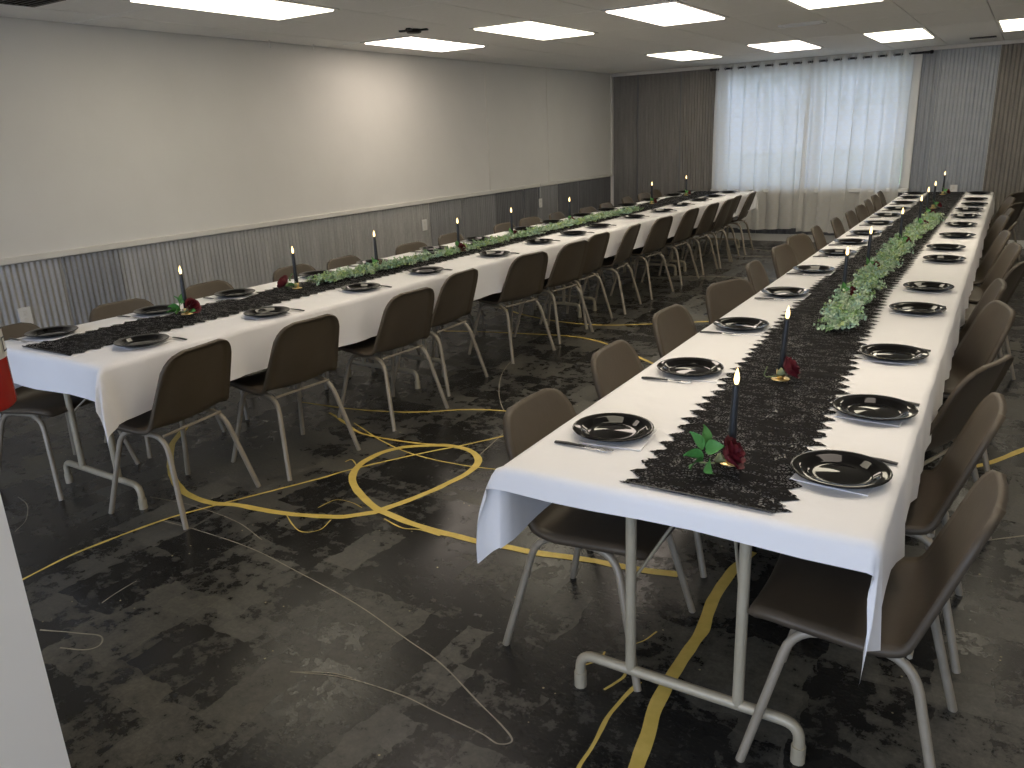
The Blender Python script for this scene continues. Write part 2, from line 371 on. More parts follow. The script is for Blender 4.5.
# ceiling of loose lay-in tiles
ce = MB().box(XL - .2, YF - .2, H + .02, XR + .2, YB + .2, H + .2).build('ceiling', M['tilegrid']); tag(ce, kind='structure')
TW, TL = .5885, 1.18
LIGHTS = [(-4.85, 5.70, 'pink'), (-3.673, 5.70, 'yellow'), (-2.496, 5.70, 'pink'), (-1.319, 5.70, 'yellow'), (-.142, 5.70, 'yellow'),
          (-3.673, 9.24, 'yellow'), (-2.496, 9.24, 'pink'), (-1.319, 9.24, 'yellow'), (-.142, 9.24, 'yellow'),
          (-4.26, 3.06, 'yellow'), (-2.496, 2.16, 'pink'), (-1.319, 2.16, 'yellow'), (-.142, 2.16, 'pink'), (1.035, 2.16, 'yellow'), (-2.496, -1.38, 'pink'), (-1.319, -1.38, 'pink'), (-.142, -1.38, 'yellow'), (1.035, 5.70, 'pink')]  # middle panel behind the camera is unseen, added to brighten the wall end
rng = random.Random(3)
tm = {}
x = -4.85 - TW
col = 0
while x - TW / 2 < XR:
    off = (3.06 if abs(x + 4.26) < .05 else 5.70)
    k0 = math.floor((YF - off) / TL) - 1
    for k in range(k0, 14):
        y0 = off + k * TL; y1 = y0 + TL; x0, x1 = x - TW / 2, x + TW / 2
        if any(abs(x - lx) < .05 and abs(y0 - ly) < .05 for lx, ly, _ in LIGHTS): continue
        x0, x1, y0, y1 = max(x0, XL + .006), min(x1, XR), max(y0, YF), min(y1, YB)
        if x1 - x0 < .05 or y1 - y0 < .03: continue
        key = (round(x1 - x0, 3), round(y1 - y0, 3))
        if key not in tm:
            a, b = key; tm[key] = MB().bevbox(-a / 2 + .003, -b / 2 + .003, 0, a / 2 - .003, b / 2 - .003, .018, .003).mesh('ceiling_tile', M['tile'])
        t = put('ceiling_tile', tm[key], ce); t.location = ((x0 + x1) / 2, (y0 + y1) / 2, H + rng.uniform(-.002, .001))
        t.rotation_euler = (rng.uniform(-.0025, .0025), rng.uniform(-.003, .003), 0)
    x += TW

# left wall: white panels above, corrugated steel below
wl = MB().box(XL - .2, YF - .2, 0, XL - .02, YB + .2, H + .02).build('wall_left', M['wall2']); tag(wl, kind='structure')
ys = [YF, 1.4, 8.31, 9.77, YB]
for a, b in zip(ys, ys[1:]):
    MB().bevbox(XL - .019, a + .002, HW + .012, XL, b - .002, H + .01, .002).build('wall_panel', M['wall'], wl)
for yj in ys[2:4]:
    MB().box(XL, yj - .008, HW + .05, XL + .004, yj + .008, H).build('joint_strip', M['trim'], wl)
def corrugated(width, height, pitch, amp, nseg=8):
    nn = max(4, int(round(width / pitch * nseg))); vs = []; fs = []
    for i in range(nn + 1):
        u = width * i / nn; d = amp * .5 * (1 + math.sin(2 * PI * u / pitch))
        vs += [(d + .001, u, 0), (d + .001, u, height)]
    fs = [(2 * i, 2 * i + 2, 2 * i + 3, 2 * i + 1) for i in range(nn)]
    return vs, fs
jy = [YF, -1.0, -.3, .35, 1.0, 1.65, 2.31, 2.95, 3.38, 4.02, 4.67, 5.24, 5.83, 6.49, 7.08, 7.72, 8.42, 9.10, 9.46, 10.02, 10.65, YB - .015]
tones = ['steel_light', 'steel_mid', 'steel_light', 'steel_mid', 'steel_light', 'steel_light', 'steel_light', 'steel_mid', 'steel_light', 'steel_light', 'steel_light', 'steel_light', 'steel_light', 'steel_light', 'steel_mid', 'steel_mid', 'steel_dark', 'steel_dark', 'steel_mid', 'steel_dark', 'steel_dark', 'steel_mid']
for i, (a, b) in enumerate(zip(jy, jy[1:])):
    vs, fs = corrugated(b - a - .004, HW - .10, .040, .012 if i < 15 else .008)
    mb = MB(); mb.add(vs, fs, 0, True); o = mb.build('corrugated_panel', M[tones[i]], wl); o.location = (XL - .016 + (.002 if i % 2 else 0), a + .002, .10)
MB().bevbox(XL - .01, YF, HW, XL + .022, YB, HW + .045, .006).build('trim_1', M['trim']); tag(bpy.data.objects['trim_1'], kind='structure')
MB().bevbox(XL - .02, YF, 0, XL + .012, YB, .10, .004).build('baseboard_left', M['trim']); tag(bpy.data.objects['baseboard_left'], kind='structure')
MB().bevbox(XL, YB - .03, HW + .045, XL + .03, YB - .001, H, .005).build('trim_2', M['trim']); tag(bpy.data.objects['trim_2'], kind='structure')

# back wall with the window opening
wb = MB()
wb.box(XL - .2, YB + .02, 0, WIN[0], YB + .2, H + .02); wb.box(WIN[1], YB + .02, 0, XR + .2, YB + .2, H + .02)
wb.box(WIN[0], YB + .02, 0, WIN[1], YB + .2, WIN[2]); wb.box(WIN[0], YB + .02, WIN[3], WIN[1], YB + .2, H + .02)
wb = wb.build('wall_back', M['wall2']); tag(wb, kind='structure')
bp = [(XL + .03, -5.14, 'steel_brown', .042, .004), (-5.14, -4.46, 'steel_brown', .042, .006), (-4.46, WIN[0] - .07, 'steel_brown', .042, .010),
      (WIN[1] + .07, -1.10, 'steel_blue', .058, .022), (-1.10, -.46, 'steel_blue', .044, .009), (-.46, .20, 'steel_brown', .046, .012), (.20, .86, 'steel_mid', .062, .014), (.86, 1.52, 'steel_brown', .062, .014), (1.52, XR, 'steel_mid', .062, .014)]
def back_panel(a, b, tone, pitch, amp, z0=.10, z1=H - .04):
    vs, fs = corrugated(b - a - .004, z1 - z0, pitch, amp)
    mb = MB(); mb.add([(y, -x, z) for x, y, z in vs], [f for f in fs], 0, True)
    o = mb.build('corrugated_panel', M[tone], wb); o.location = (a + .002, YB + .016, z0)
for q in bp: back_panel(*q)
for k in range(4):
    a = WIN[0] - .07 + k * (WIN[1] - WIN[0] + .14) / 4; back_panel(a, a + (WIN[1] - WIN[0] + .14) / 4, 'steel_dark', .06, .010, .10, WIN[2] - .05)
for xj, z in ((-5.14, 1.75), (-4.46, 1.55)):
    MB().box(xj - .006, YB - .004, .10, xj + .006, YB + .012, H - .04).build('joint_strip', M['steel_dark'], wb)
MB().bevbox(XL, YB - .012, 0, XR, YB + .02, .10, .004).build('baseboard_back', M['trim']); tag(bpy.data.objects['baseboard_back'], kind='structure')
MB().bevbox(XL, YB - .03, H - .045, XR, YB + .02, H, .004).build('trim_3', M['trim']); tag(bpy.data.objects['trim_3'], kind='structure')

def window(name, x0, x1, z0, z1, y, mulls, casing):
    wroot = MB(); t = .05
    wroot.box(x0, y - .04, z0, x1, y + .04, z0 + t); wroot.box(x0, y - .04, z1 - t, x1, y + .04, z1)
    wroot.box(x0, y - .04, z0 + t, x0 + t, y + .04, z1 - t); wroot.box(x1 - t, y - .04, z0 + t, x1, y + .04, z1 - t)
    o = wroot.build(name, M['frame_white']); tag(o, kind='structure')
    xs = [x0 + t] + mulls + [x1 - t]
    for mx in mulls: MB().bevbox(mx - .025, y - .035, z0 + t, mx + .025, y + .035, z1 - t, .005).build('mullion', M['frame_white'], o)
    for a, b in zip(xs, xs[1:]): MB().box(a, y - .003, z0 + t, b, y + .003, z1 - t).build('pane', M['glass'], o)
    if casing:
        s = casing
        c = MB(); c.box(x0 - .07, y + s * .12 - .02, z0 - .07, x0, y + s * .12 + .02, z1 + .07); c.box(x1, y + s * .12 - .02, z0 - .07, x1 + .07, y + s * .12 + .02, z1 + .07)
        c.box(x0, y + s * .12 - .02, z1, x1, y + s * .12 + .02, z1 + .07)
        c.build('casing', M['frame_white'], o)
        MB().bevbox(x0 - .07, y + s * .16 - .05, z0 - .05, x1 + .07, y + s * .04 + .05, z0, .006).build('sill', M['frame_white'], o)
    return o
window('window_1', *WIN, YB + .11, [-2.60], -1)
window('window_2', *FWIN, YF - .10, [-3.3, -2.0, -.7, .6], 0)

wf = MB()
wf.box(XL - .2, YF - .2, 0, FWIN[0], YF, H + .02); wf.box(FWIN[1], YF - .2, 0, XR + .2, YF, H + .02)
wf.box(FWIN[0], YF - .2, 0, FWIN[1], YF, FWIN[2]); wf.box(FWIN[0], YF - .2, FWIN[3], FWIN[1], YF, H + .02)
wf = wf.build('wall_front', M['wall2']); tag(wf, kind='structure')
wr = MB().box(XR, YF, 0, XR + .2, YB + .02, H + .02).build('wall_right', M['wall2']); tag(wr, kind='structure')
MB().bevbox(XR - .012, YF, 0, XR, YB - .012, .10, .004).build('baseboard_right', M['trim']); tag(bpy.data.objects['baseboard_right'], kind='structure')
# the white wall end close to the camera
PX, PY0, PY1 = -1.488, .46, .592
pr = MB().bevbox(-2.5, PY0, 0, PX, PY1, H - .001, .006).build('wall_pier', M['pier']); tag(pr, kind='structure')

# outdoors
tag(MB().box(-40, 26, -.35, 40, 60, -.2).build('ground', M['grass']), kind='structure')
tag(MB().box(-40, -40, -.35, 40, 26, -.2).build('pavement', M['pave']), kind='structure')
def tree(x, y, hgt, rad, label, seed):
    r = random.Random(seed); o = empty('tree', (x, y, -.2)); tag(o, label, 'tree', 'trees outside the window')
    MB().tube([(0, 0, 0), (.05, 0, hgt * .3), (0, .05, hgt * .7)], [.16, .12, .05], 8).build('trunk', M['bark'], o)
    mb = MB()
    for _ in range(1700):
        d = Vector((r.gauss(0, 1), r.gauss(0, 1), r.gauss(0, .8))).normalized() * rad * (r.random() ** .4)
        c = Vector((0, 0, hgt * .66)) + d; a = Vector((r.gauss(0, 1), r.gauss(0, 1), r.gauss(0, 1))).normalized() * .16; b = a.orthogonal().normalized() * .09
        mb.add([c - a, c + b, c + a, c - b], [(0, 1, 2, 3)])
    tag(mb.build('crown', M['treeleaf'], o), kind='stuff')
tree(-5.2, 24, 6.5, 2.6, 'green leafy tree outside, left behind the sheer curtain', 1)
tree(-1.6, 20, 6.0, 2.2, 'green leafy tree outside at the right edge of the window', 2)
tree(-3.0, 32, 8.5, 3.4, 'tall green tree farthest outside the window', 4)

# ------------------------------------------------------------------ ceiling lights and vents
pos_word = {(-4.85, 5.70): 'pinkish fluorescent panel nearest the white wall, middle row', (-3.673, 5.70): 'yellowish fluorescent panel, second from white wall, middle row',
            (-2.496, 5.70): 'pinkish fluorescent panel, third from white wall, middle row', (-1.319, 5.70): 'fluorescent panel cut by the top edge, right of ceiling centre',
            (-.142, 5.70): 'fluorescent panel over the right table, middle row', (-3.673, 9.24): 'yellowish fluorescent panel left of the curtain, far row',
            (-2.496, 9.24): 'pinkish fluorescent panel above the curtain centre, far row', (-1.319, 9.24): 'yellowish fluorescent panel at curtain right end, far row',
            (-.142, 9.24): 'fluorescent panel at the right picture edge, far row', (-4.26, 3.06): 'large bright fluorescent panel at top left above left table',
            (-2.496, 2.16): 'fluorescent panel over the aisle near the camera, left one', (-1.319, 2.16): 'fluorescent panel over the aisle near the camera, right one', (-.142, 2.16): 'fluorescent panel over the right table front end', (1.035, 2.16): 'fluorescent panel right of the right table front end',
            (-2.496, -1.38): 'fluorescent panel behind the camera, left one', (-1.319, -1.38): 'added unseen fluorescent panel behind the camera, middle one', (-.142, -1.38): 'fluorescent panel behind the camera, right one', (1.035, 5.70): 'fluorescent panel right of the right table, middle row'}
for lx, ly, tone in LIGHTS:
    o = empty('ceiling_light', (lx, ly + TL / 2, H)); tag(o, pos_word[(lx, ly)], 'ceiling light', 'fluorescent ceiling panels')
    a, b = TW / 2 - .003, TL / 2 - .003; t = .03
    f = MB(); f.box(-a, -b, -.006, a, -b + t, .018); f.box(-a, b - t, -.006, a, b, .018); f.box(-a, -b + t, -.006, -a + t, b - t, .018); f.box(a - t, -b + t, -.006, a, b - t, .018)
    f.build('frame', M['frame_white'], o)
    MB().bevbox(-a + t, -b + t, -.014, a - t, b - t, .010, .003).build('diffuser', M['lamp_' + tone], o)
def vent(x, y, sx, sy, label, black=False):
    o = empty('ceiling_vent', (x, y, H)); tag(o, label, 'vent'); m1 = M['black_metal'] if black else M['frame_white']
    f = MB(); t = .025
    f.box(-sx, -sy, -.012, sx, -sy + t, .0); f.box(-sx, sy - t, -.012, sx, sy, .0); f.box(-sx, -sy + t, -.012, -sx + t, sy - t, .0); f.box(sx - t, -sy + t, -.012, sx, sy - t, .0)
    f.build('frame', M['frame_white'] if not black else m1, o)
    MB().box(-sx + t, -sy + t, -.004, sx - t, sy - t, .0).build('backing', M['black_metal'], o)
    k = 5
    for i in range(k):
        yy = -sy + t + (2 * sy - 2 * t) * (i + .5) / k
        s = MB().box(-sx + t, yy - .005, -.012, sx - t, yy + .005, -.005).build('slat', m1, o)
vent(-1.86, 7.86, .19, .09, 'white slatted ceiling vent between the light rows')
vent(-4.88, 2.70, .17, .12, 'dark square ceiling vent at the top left corner', True)
vent(-.62, 11.0, .13, .06, 'small dark ceiling vent above the right steel panels', True)
o = empty('ceiling_sensor', (-4.29, 5.40, H)); tag(o, 'black star-shaped ceiling fitting beside pinkish light', 'ceiling fitting')
MB().lathe([(.001, -.03), (.05, -.03), (.065, -.015), (.07, 0)], 16).build('housing', M['black_metal'], o)
for k in range(4):
    b = MB().bevbox(.03, -.018, -.016, .12, .018, -.002, .003).build('arm', M['black_metal'], o); b.rotation_euler = (0, 0, k * PI / 2 + .3)
for yy, nm in ((4.95, 'left'), (5.45, 'right')):
    o = tag(MB().tube([(0, 0, .0), (0, 0, -.05), (.012, 0, -.062), (.02, 0, -.05)], .004, 6).build('ceiling_hook', M['frame_white']), 'small white ceiling hook at wall edge, %s of two' % nm, 'hook', 'white hooks along the left ceiling edge')
    o.location = (XL + .12, yy, H)

# outlets
def outlet(loc, rz, label, sockets=2):
    o = empty('wall_outlet', loc, rz); tag(o, label, 'outlet', 'white outlets on the steel panels')
    MB().bevbox(0, -.04, -.06, .008, .04, .06, .003).build('cover_plate', M['frame_white'], o)
    for s in (-1, 1): MB().bevbox(.008, -.014, s * .025 - .013, .011, .014, s * .025 + .013, .002).build('socket', M['trim'], o)
outlet((XL + .004, 2.63, .585), 0, 'white wall outlet behind the front end of the left table')
outlet((XL + .004, 6.96, .708), 0, 'white wall outlet halfway along the left steel wainscot')
outlet((XL + .004, 9.507, .72), 0, 'white wall outlet under a conduit near the far corner')
outlet((-.78, YB - .004, .72), -PI / 2, 'white outlet on back wall behind right table end')
tag(MB().tube([(XL + .012, 9.50, .79), (XL + .012, 9.50, .98)], .011, 8).build('conduit', M['steel_light']), 'short grey conduit rising from the far wall outlet', 'conduit')

# curtains
RODZ, RODY = H - .068, YB - .115
rod = empty('curtain_rod', (-2.6, RODY, RODZ)); tag(rod, 'black curtain rod across the top of the window', 'curtain rod')
MB().tube([(-1.36, 0, 0), (1.40, 0, 0)], .013, 10).build('rod', M['black_metal'], rod)
for s in (-1.37, 1.41): MB().lathe([(.001, -.022), (.02, -.018), (.024, 0), (.02, .018), (.001, .022)], 10, (s, 0, 0)).build('finial', M['black_metal'], rod)
for s in (-1.33, 0, 1.36): MB().box(s - .008, -.01, -.012, s + .008, .115, .012).build('bracket', M['black_metal'], rod)
def curtain(x0, x1, zb, waves, label, seed, edge=0):
    o = empty('curtain', ((x0 + x1) / 2, RODY, zb)); tag(o, label, 'curtain', 'sheer curtains at the window')
    r = random.Random(seed); ph = [r.uniform(0, 6.3) for _ in range(4)]; W = x1 - x0; Ht = RODZ + .052 - zb
    def fn(u, v):
        x = (u - .5) * W; g = v ** 3
        top = math.cos(2 * PI * waves * u) * .034
        low = .026 * math.sin(2 * PI * waves * u + 1.2 * math.sin(3 * u + ph[0])) + .018 * math.sin(2 * PI * 2.3 * u + ph[1]) + .012 * math.sin(2 * PI * 5.7 * u + ph[2])
        k = min(1, max(0, (v - .6) / .4)); k = k * k * (3 - 2 * k)
        y = top * k + low * (1 - k)
        sag = .015 * math.sin(PI * u * 2 + ph[3]) * (1 - v)
        fold = .036 * (.35 + .65 * abs(math.sin(4.1 * u + ph[0]))) * math.sin(2 * PI * waves * u + ph[3]) * (1 - k) * min(1, u * 8, (1 - u) * 8)
        return (x + fold + edge * (1 - v), y, Ht * v + sag)
    mb = MB(); NU, NV = int(waves * 20), 36
    mb.grid(fn, NU, NV); me = mb.mesh('fabric', M['curtain'])
    uvl = me.uv_layers.new(name='UVMap'); uvd = []
    for p in me.polygons:
        for vi in p.vertices: i, j = vi % (NU + 1), vi // (NU + 1); uvd += [i / NU * W * 1.1, j / NV * Ht]
    uvl.data.foreach_set('uv', uvd)
    put('fabric', me, o)
    for i in range(int(waves * 2)):
        u = (i + .5) / (2 * waves); a, b, c = fn(u, .979); d = PI / 2
        gr = MB(); pts = [(0, .024 * math.cos(t), .024 * math.sin(t)) for t in [2 * PI * k / 12 for k in range(13)]]
        gr.tube(pts, .005, 6, caps=False); g = gr.build('grommet', M['silver'], o); g.location = (a, 0, RODZ - zb); g.rotation_euler = (0, 0, .35 if i % 2 else -.35)
curtain(-3.91, -2.60, .185, 7, 'left sheer white curtain with a lattice pattern', 1)
curtain(-2.64, -1.385, .145, 7, 'right sheer white curtain with a lattice pattern', 2, -.03)

# ------------------------------------------------------------------ folding tables and cloths
ANG_R, ANG_L = 0.0155, -0.0066
def on_table(side, u, v):                               # u across from the axis, v along
    a, c = (ANG_R, (-1.083 - .1353) / 2) if side == 'right' else (ANG_L, (-4.1439 - 3.1743) / 2)
    n_ = Vector((math.cos(a), math.sin(a), 0)); d_ = Vector((-math.sin(a), math.cos(a), 0))
    return n_ * (c + u) + d_ * v
HALF = {'right': .4738, 'left': .4848}
ENDS = {'right': (1.639, 11.0), 'left': (1.715, 11.1)}
for side in ('left', 'right'):
    a = ANG_R if side == 'right' else ANG_L; v0, v1 = ENDS[side]; hw = HALF[side] - .012; L = (v1 - v0 - .02) / 4
    for k in range(4):
        c = v0 + .01 + L * (k + .5)
        o = empty('folding_table', on_table(side, 0, c), a)
        tag(o, 'folding banquet table with beige tube legs, %s from the front in the %s row' % (ORD[k], side), 'table', 'folding tables in the %s row' % side)
        MB().bevbox(-hw, -L / 2 + .002, T - .032, hw, L / 2 - .002, T - .002, .004).build('tabletop', M['ttop'], o)
        for s in (-1, 1):
            yl = s * (L / 2 - .15)
            fb = bend_path([(-.318, yl, .012), (-.318, yl, .115), (.318, yl, .115), (.318, yl, .012)], .075, 6)
            MB().tube(fb, .0155, 10).build('foot_bar', M['tleg'], o)
            for q in (-1, 1):
                MB().tube([(q * .318, yl, .0), (q * .318, yl, .05)], .019, 10).build('foot_cap', M['tleg'], o)
                MB().tube([(q * .155, yl, .115), (q * .155, yl, T - .032)], .0155, 10).build('leg', M['tleg'], o)
            MB().tube([(.155, yl, .40), (.0, yl - s * .34, T - .05)], .005, 6).build('brace', M['tleg'], o)
            MB().tube([(-.155, yl, .40), (.0, yl - s * .34, T - .05)], .005, 6).build('brace', M['tleg'], o)
            MB().tube([(-.155, yl, T - .06), (.155, yl, T - .06)], .011, 8).build('cross_bar', M['tleg'], o)

def cloth(side, va, vb, zt, side_drop, near_drop, far_drop, label, seed, ears=(.03, .03)):
    rnd = random.Random(seed); hw = HALF[side]; rb = .022
    a = ANG_R if side == 'right' else ANG_L
    p1, p2, p3 = [rnd.uniform(0, 6.3) for _ in range(3)]
    def lst(lo, hi, d0, d1, step, fine):
        out = []
        if d0: out += [lo - d0 + d0 * i / fine for i in range(fine)]
        nn = max(2, int((hi - lo) / step)); out += [lo + (hi - lo) * i / nn for i in range(nn + 1)]
        if d1: out += [hi + d1 * (i + 1) / fine for i in range(fine)]
        return out
    ul = lst(-hw + rb, hw - rb, side_drop, side_drop, .12, 14)
    lo, hi = va + (rb if near_drop else 0), vb - (rb if far_drop else 0)
    vl = lst(lo, hi, near_drop, far_drop, .045, 12)
    def down(r):
        if r < rb * PI / 2: return rb * math.sin(r / rb), rb * (1 - math.cos(r / rb))
        return rb, rb + (r - rb * PI / 2)
    def f(u, v):
        du = abs(u) - (hw - rb); sgn = 1 if u > 0 else -1
        dv = lo - v if v < lo else (v - hi if v > hi else 0); sv = -1 if v < lo else 1
        zz = T + zt + .0006 * math.sin(9 * u + p1) * math.sin(5 * v + p2)
        if du <= 0 and dv <= 0: return (u, v, zz)
        cu, cv = sgn * (hw - rb), (lo if v < lo else hi)
        if dv <= 0:
            grow = 1 + .09 * math.exp(-abs(v - lo) / .12) * (near_drop > 0) + .04 * math.sin(3.1 * v + p1) * min(1, abs(v - lo) / .2)
            o_, d_ = down(du * grow); k = du / side_drop
            o_ += k * (.004 + .008 * math.sin(13 * v + p1) + .006 * math.sin(29 * v + p2) + .004 * math.sin(47 * v + p3))
            return (cu + sgn * max(o_, rb * .9 + .002 * k), v, T + zt - d_)
        if du <= 0:
            o_, d_ = down(dv * (1 + .04 * math.sin(7 * u + p2))); k = dv / (near_drop if sv < 0 else far_drop)
            o_ += k * (.006 + .005 * math.sin(11 * u + p2))
            return (u, cv + sv * o_, T + zt - d_)
        D = near_drop if sv < 0 else far_drop
        r = math.hypot(du, dv); th = math.atan2(dv, du)
        ear = (ears[0] if u < 0 else ears[1]) if sv < 0 else .0
        ts = math.atan2(D, side_drop); grow = 1 + .30 * math.exp(-((th - ts) / (ts / 1.2 if th < ts else (.6 if side == 'right' and u > 0 else .35))) ** 2) * (sv < 0)
        o_, d_ = down(r * grow)
        mid = math.sin(2 * th); fold = math.sin(6 * th) * .026 * min(1, r / .15)
        fl_ = ear * mid * (1 - math.exp(-r / .09)) + fold
        ox = (o_ + .012 * r / .2) * math.cos(th) + fl_ * (.9 if ear > .05 and side == 'right' else .5)
        oy = (o_ + .008 * r / .2) * math.sin(th) + max(0, fl_) * (.35 if side == 'right' else .8) * min(1, th / .25)
        if side == 'right' and u > 0 and sv < 0:
            kk = math.exp(-((th - ts) / (.45 if th < ts else .9)) ** 2) * r / .3
            ox -= .052 * kk; oy += .035 * kk
        return (cu + sgn * ox, cv + sv * oy, T + zt - d_ * (1 - .12 * mid * (ear > .05)))
    vs = [f(u, v) for v in vl for u in ul]; nu = len(ul)
    fs = [(j * nu + i, j * nu + i + 1, (j + 1) * nu + i + 1, (j + 1) * nu + i) for j in range(len(vl) - 1) for i in range(nu - 1)]
    mb = MB(); mb.add(vs, fs, 0, True); o = mb.build('tablecloth', M['cloth'])
    o.location = on_table(side, 0, 0); o.rotation_euler = (0, 0, a); tag(o, label, 'tablecloth', 'white tablecloths on the %s row' % side)
cl_l = [1.715, 4.15, 6.55, 8.95, 11.1]; cl_r = [1.639, 3.33, 5.85, 8.4, 11.0]
for k in range(4):
    cloth('left', cl_l[k] - (.10 if k else 0), cl_l[k + 1], .004 + .0012 * (k % 2), .25, .175 if k == 0 else 0, .12 if k == 3 else 0,
          'white cloth over the left table row, %s from the front' % ORD[k], 10 + k, (.03, .10))
    cloth('right', cl_r[k] - (.12 if k else 0), cl_r[k + 1] + (.05 if k == 0 else 0), .004 + (.0016 if k % 2 == 0 else 0), .255, .078 if k == 0 else 0, .2 if k == 3 else 0,
          'white cloth over the right table row, %s from the front' % ORD[k], 20 + k, (.085, .03))
TC = T + .0062                                        # cloth surface

# lace runners
def runner(centre, half, y0, y1, label):
    def cx(y):
        for (ya, xa), (yb, xb) in zip(centre, centre[1:]):
            if y <= yb: t = (y - ya) / (yb - ya); return xa + (xb - xa) * t
        return centre[-1][1]
    mb = MB(); vs = []; ny = int((y1 - y0) / .006); fr = [-1, -.86, -.5, 0, .5, .86, 1]
    for j in range(ny + 1):
        y = y0 + (y1 - y0) * j / ny; c = cx(y)
        def tooth(s): 
            p = (y / .072 + s * .31 + .25 * noise.noise(Vector((y * 2.1, s * 4, 0)))) % 1
            return .040 * abs(p - .5) * 2 + .020 * noise.noise(Vector((y * 75, s * 9, 1))) + .014 * noise.noise(Vector((y * 7, s * 5, 2)))
        for q in fr:
            hwid = half + (tooth(1 if q > 0 else -1) - .012 if abs(q) == 1 else -.01)
            z = TC + .0018 + (.0014 * noise.noise(Vector((q * 3, y * 14, 5))) + .0012 if abs(q) < 1 else 0)
            vs.append((c + q * hwid, y, max(z, TC + .0012)))
    m_ = len(fr)
    mb.add(vs, [(j * m_ + i, j * m_ + i + 1, (j + 1) * m_ + i + 1, (j + 1) * m_ + i) for j in range(ny) for i in range(m_ - 1)], 0, True)
    o = mb.build('lace_runner', M['lace']); tag(o, label, 'table runner'); 
    hb = MB(); hb.tube([(cx(y0) - half * .98, y0, TC + .006), (cx(y0), y0 + .002, TC + .006), (cx(y0) + half * .98, y0, TC + .006)], .004, 6, flat=.6); hb.build('hem', M['handle'], o)
runner([(1.6, -.565), (2.2, -.59), (3.57, -.675), (4.3, -.715), (11.1, -.785)], .182, 1.672, 10.93, 'black lace table runner with scalloped edges on right table')
runner([(1.6, -3.685), (4, -3.70), (8, -3.72), (11.3, -3.74)], .190, 1.785, 11.05, 'black lace table runner with scalloped edges on left table')

# ------------------------------------------------------------------ chairs
def chair_proto():
    o = empty('stacking_chair')
    prof = catmull([(.240, 0, .416), (.230, 0, .436), (.18, 0, .447), (.07, 0, .440), (-.04, 0, .431), (-.105, 0, .436), (-.143, 0, .466), (-.168, 0, .53), (-.203, 0, .63), (-.240, 0, .74), (-.256, 0, .788)], 3)
    nP = len(prof); NW = 12
    ln = [0]
    for i in range(1, nP): ln.append(ln[-1] + (prof[i] - prof[i - 1]).length)
    tot = ln[-1]
    def half(i):
        s = ln[i]; z = prof[i].z; x = prof[i].x
        if s < .40: b = .215 + .02 * min(1, s / .1)
        else: b = .235 - .042 * ((s - .40) / (tot - .40))
        e = tot - s
        if e < .10: b -= .085 * (1 - math.sqrt(max(0, 1 - ((.10 - e) / .10) ** 2)))
        if s < .06: b -= .03 * (1 - math.sqrt(max(0, 1 - ((.06 - s) / .06) ** 2)))
        return b
    tn = []
    for i in range(nP):
        d = (prof[min(i + 1, nP - 1)] - prof[max(i - 1, 0)]).normalized(); tn.append(Vector((d.z, 0, -d.x)))   # normal towards the sitter, roughly
    for i in range(nP):
        if tn[i].z < 0 and prof[i].z < .46: tn[i] = -tn[i]
        if prof[i].z >= .46 and tn[i].x < 0: tn[i] = -tn[i]
    front = []; back = []
    for i in range(nP):
        b = half(i); k = min(1, max(0, (ln[i] - .31) / .12))          # 0 on the seat, 1 on the back
        for j in range(NW + 1):
            t = j / NW * 2 - 1; t = math.copysign(abs(t) ** .85, t)
            c = .012 * (1 - k) + .030 * k
            nv = (tn[i] * (1 - k) + Vector((1, 0, -.10)) * k).normalized()
            p = prof[i] + Vector((0, b * t, 0)) + nv * (c * (b * t / .21) ** 2 - (.004 if abs(t) > .97 else 0))
            front.append(p)
            rim = (abs(t) > .97 or i in (0, nP - 1))
            back.append(p - tn[i] * (.019 if rim else .006) + Vector((0, 0, 0)))
    mb = MB(); W = NW + 1; nF = len(front); fs = []
    for i in range(nP - 1):
        for j in range(NW):
            a = i * W + j; fs.append((a, a + W, a + W + 1, a + 1)); fs.append((nF + a, nF + a + 1, nF + a + W + 1, nF + a + W))
    for i in range(nP - 1):
        a, b = i * W, (i + 1) * W; fs.append((a, nF + a, nF + b, b)); a += NW; b += NW; fs.append((a, b, nF + b, nF + a))
    for j in range(NW):
        fs.append((j, j + 1, nF + j + 1, nF + j)); a = (nP - 1) * W + j; fs.append((a, nF + a, nF + a + 1, a + 1))
    mb.add(front + back, fs, 0, True); mb.build('shell', M['shell'], o)
    for s in (-1, 1):
        yt, yb = s * .172, s * .235
        arch = bend_path([(.235, yb, 0), (.135, yt, .408), (-.135, yt, .402), (-.235, yb, 0)], .085, 6)
        pa, pb = arch[1].lerp(arch[0], .12), arch[-2].lerp(arch[-1], .12)
        MB().tube([arch[0], pa], .0122, 12).build('leg', M['leg'], o)
        MB().tube([pa] + arch[1:-1] + [pb], .0122, 12).build('seat_rail', M['leg'], o)
        MB().tube([pb, arch[-1]], .0122, 12).build('leg', M['leg'], o)
    for x_ in (.11, -.125): MB().tube([(x_, -.172, .404), (x_, .172, .404)], .007, 6).build('cross_bar', M['leg'], o)
    return o
proto = chair_proto(); used = [False]
def chair(rx, ry, head, label, group):
    h = R(head); c = Vector((rx, ry, 0)) + Vector((math.cos(h), math.sin(h), 0)) * .235
    if not used[0]: o = proto; used[0] = True; o.location = c; o.rotation_euler = (0, 0, h)
    else: o = dup(proto, c, (0, 0, h))
    tag(o, label, 'chair', group)
LN = [(-2.99, 2.09, 8), (-2.92, 2.68, -4), (-2.9, 3.46, -4), (-3.02, 4.12, 2), (-2.99, 4.94, -11), (-2.97, 5.59, -7), (-3.02, 6.12, -2), (-2.99, 6.77, 6), (-2.98, 7.48, -5), (-2.99, 8.30, -2), (-2.98, 8.95, -1), (-2.97, 9.50, 1), (-3.02, 9.98, 3), (-3.0, 10.56, 4)]
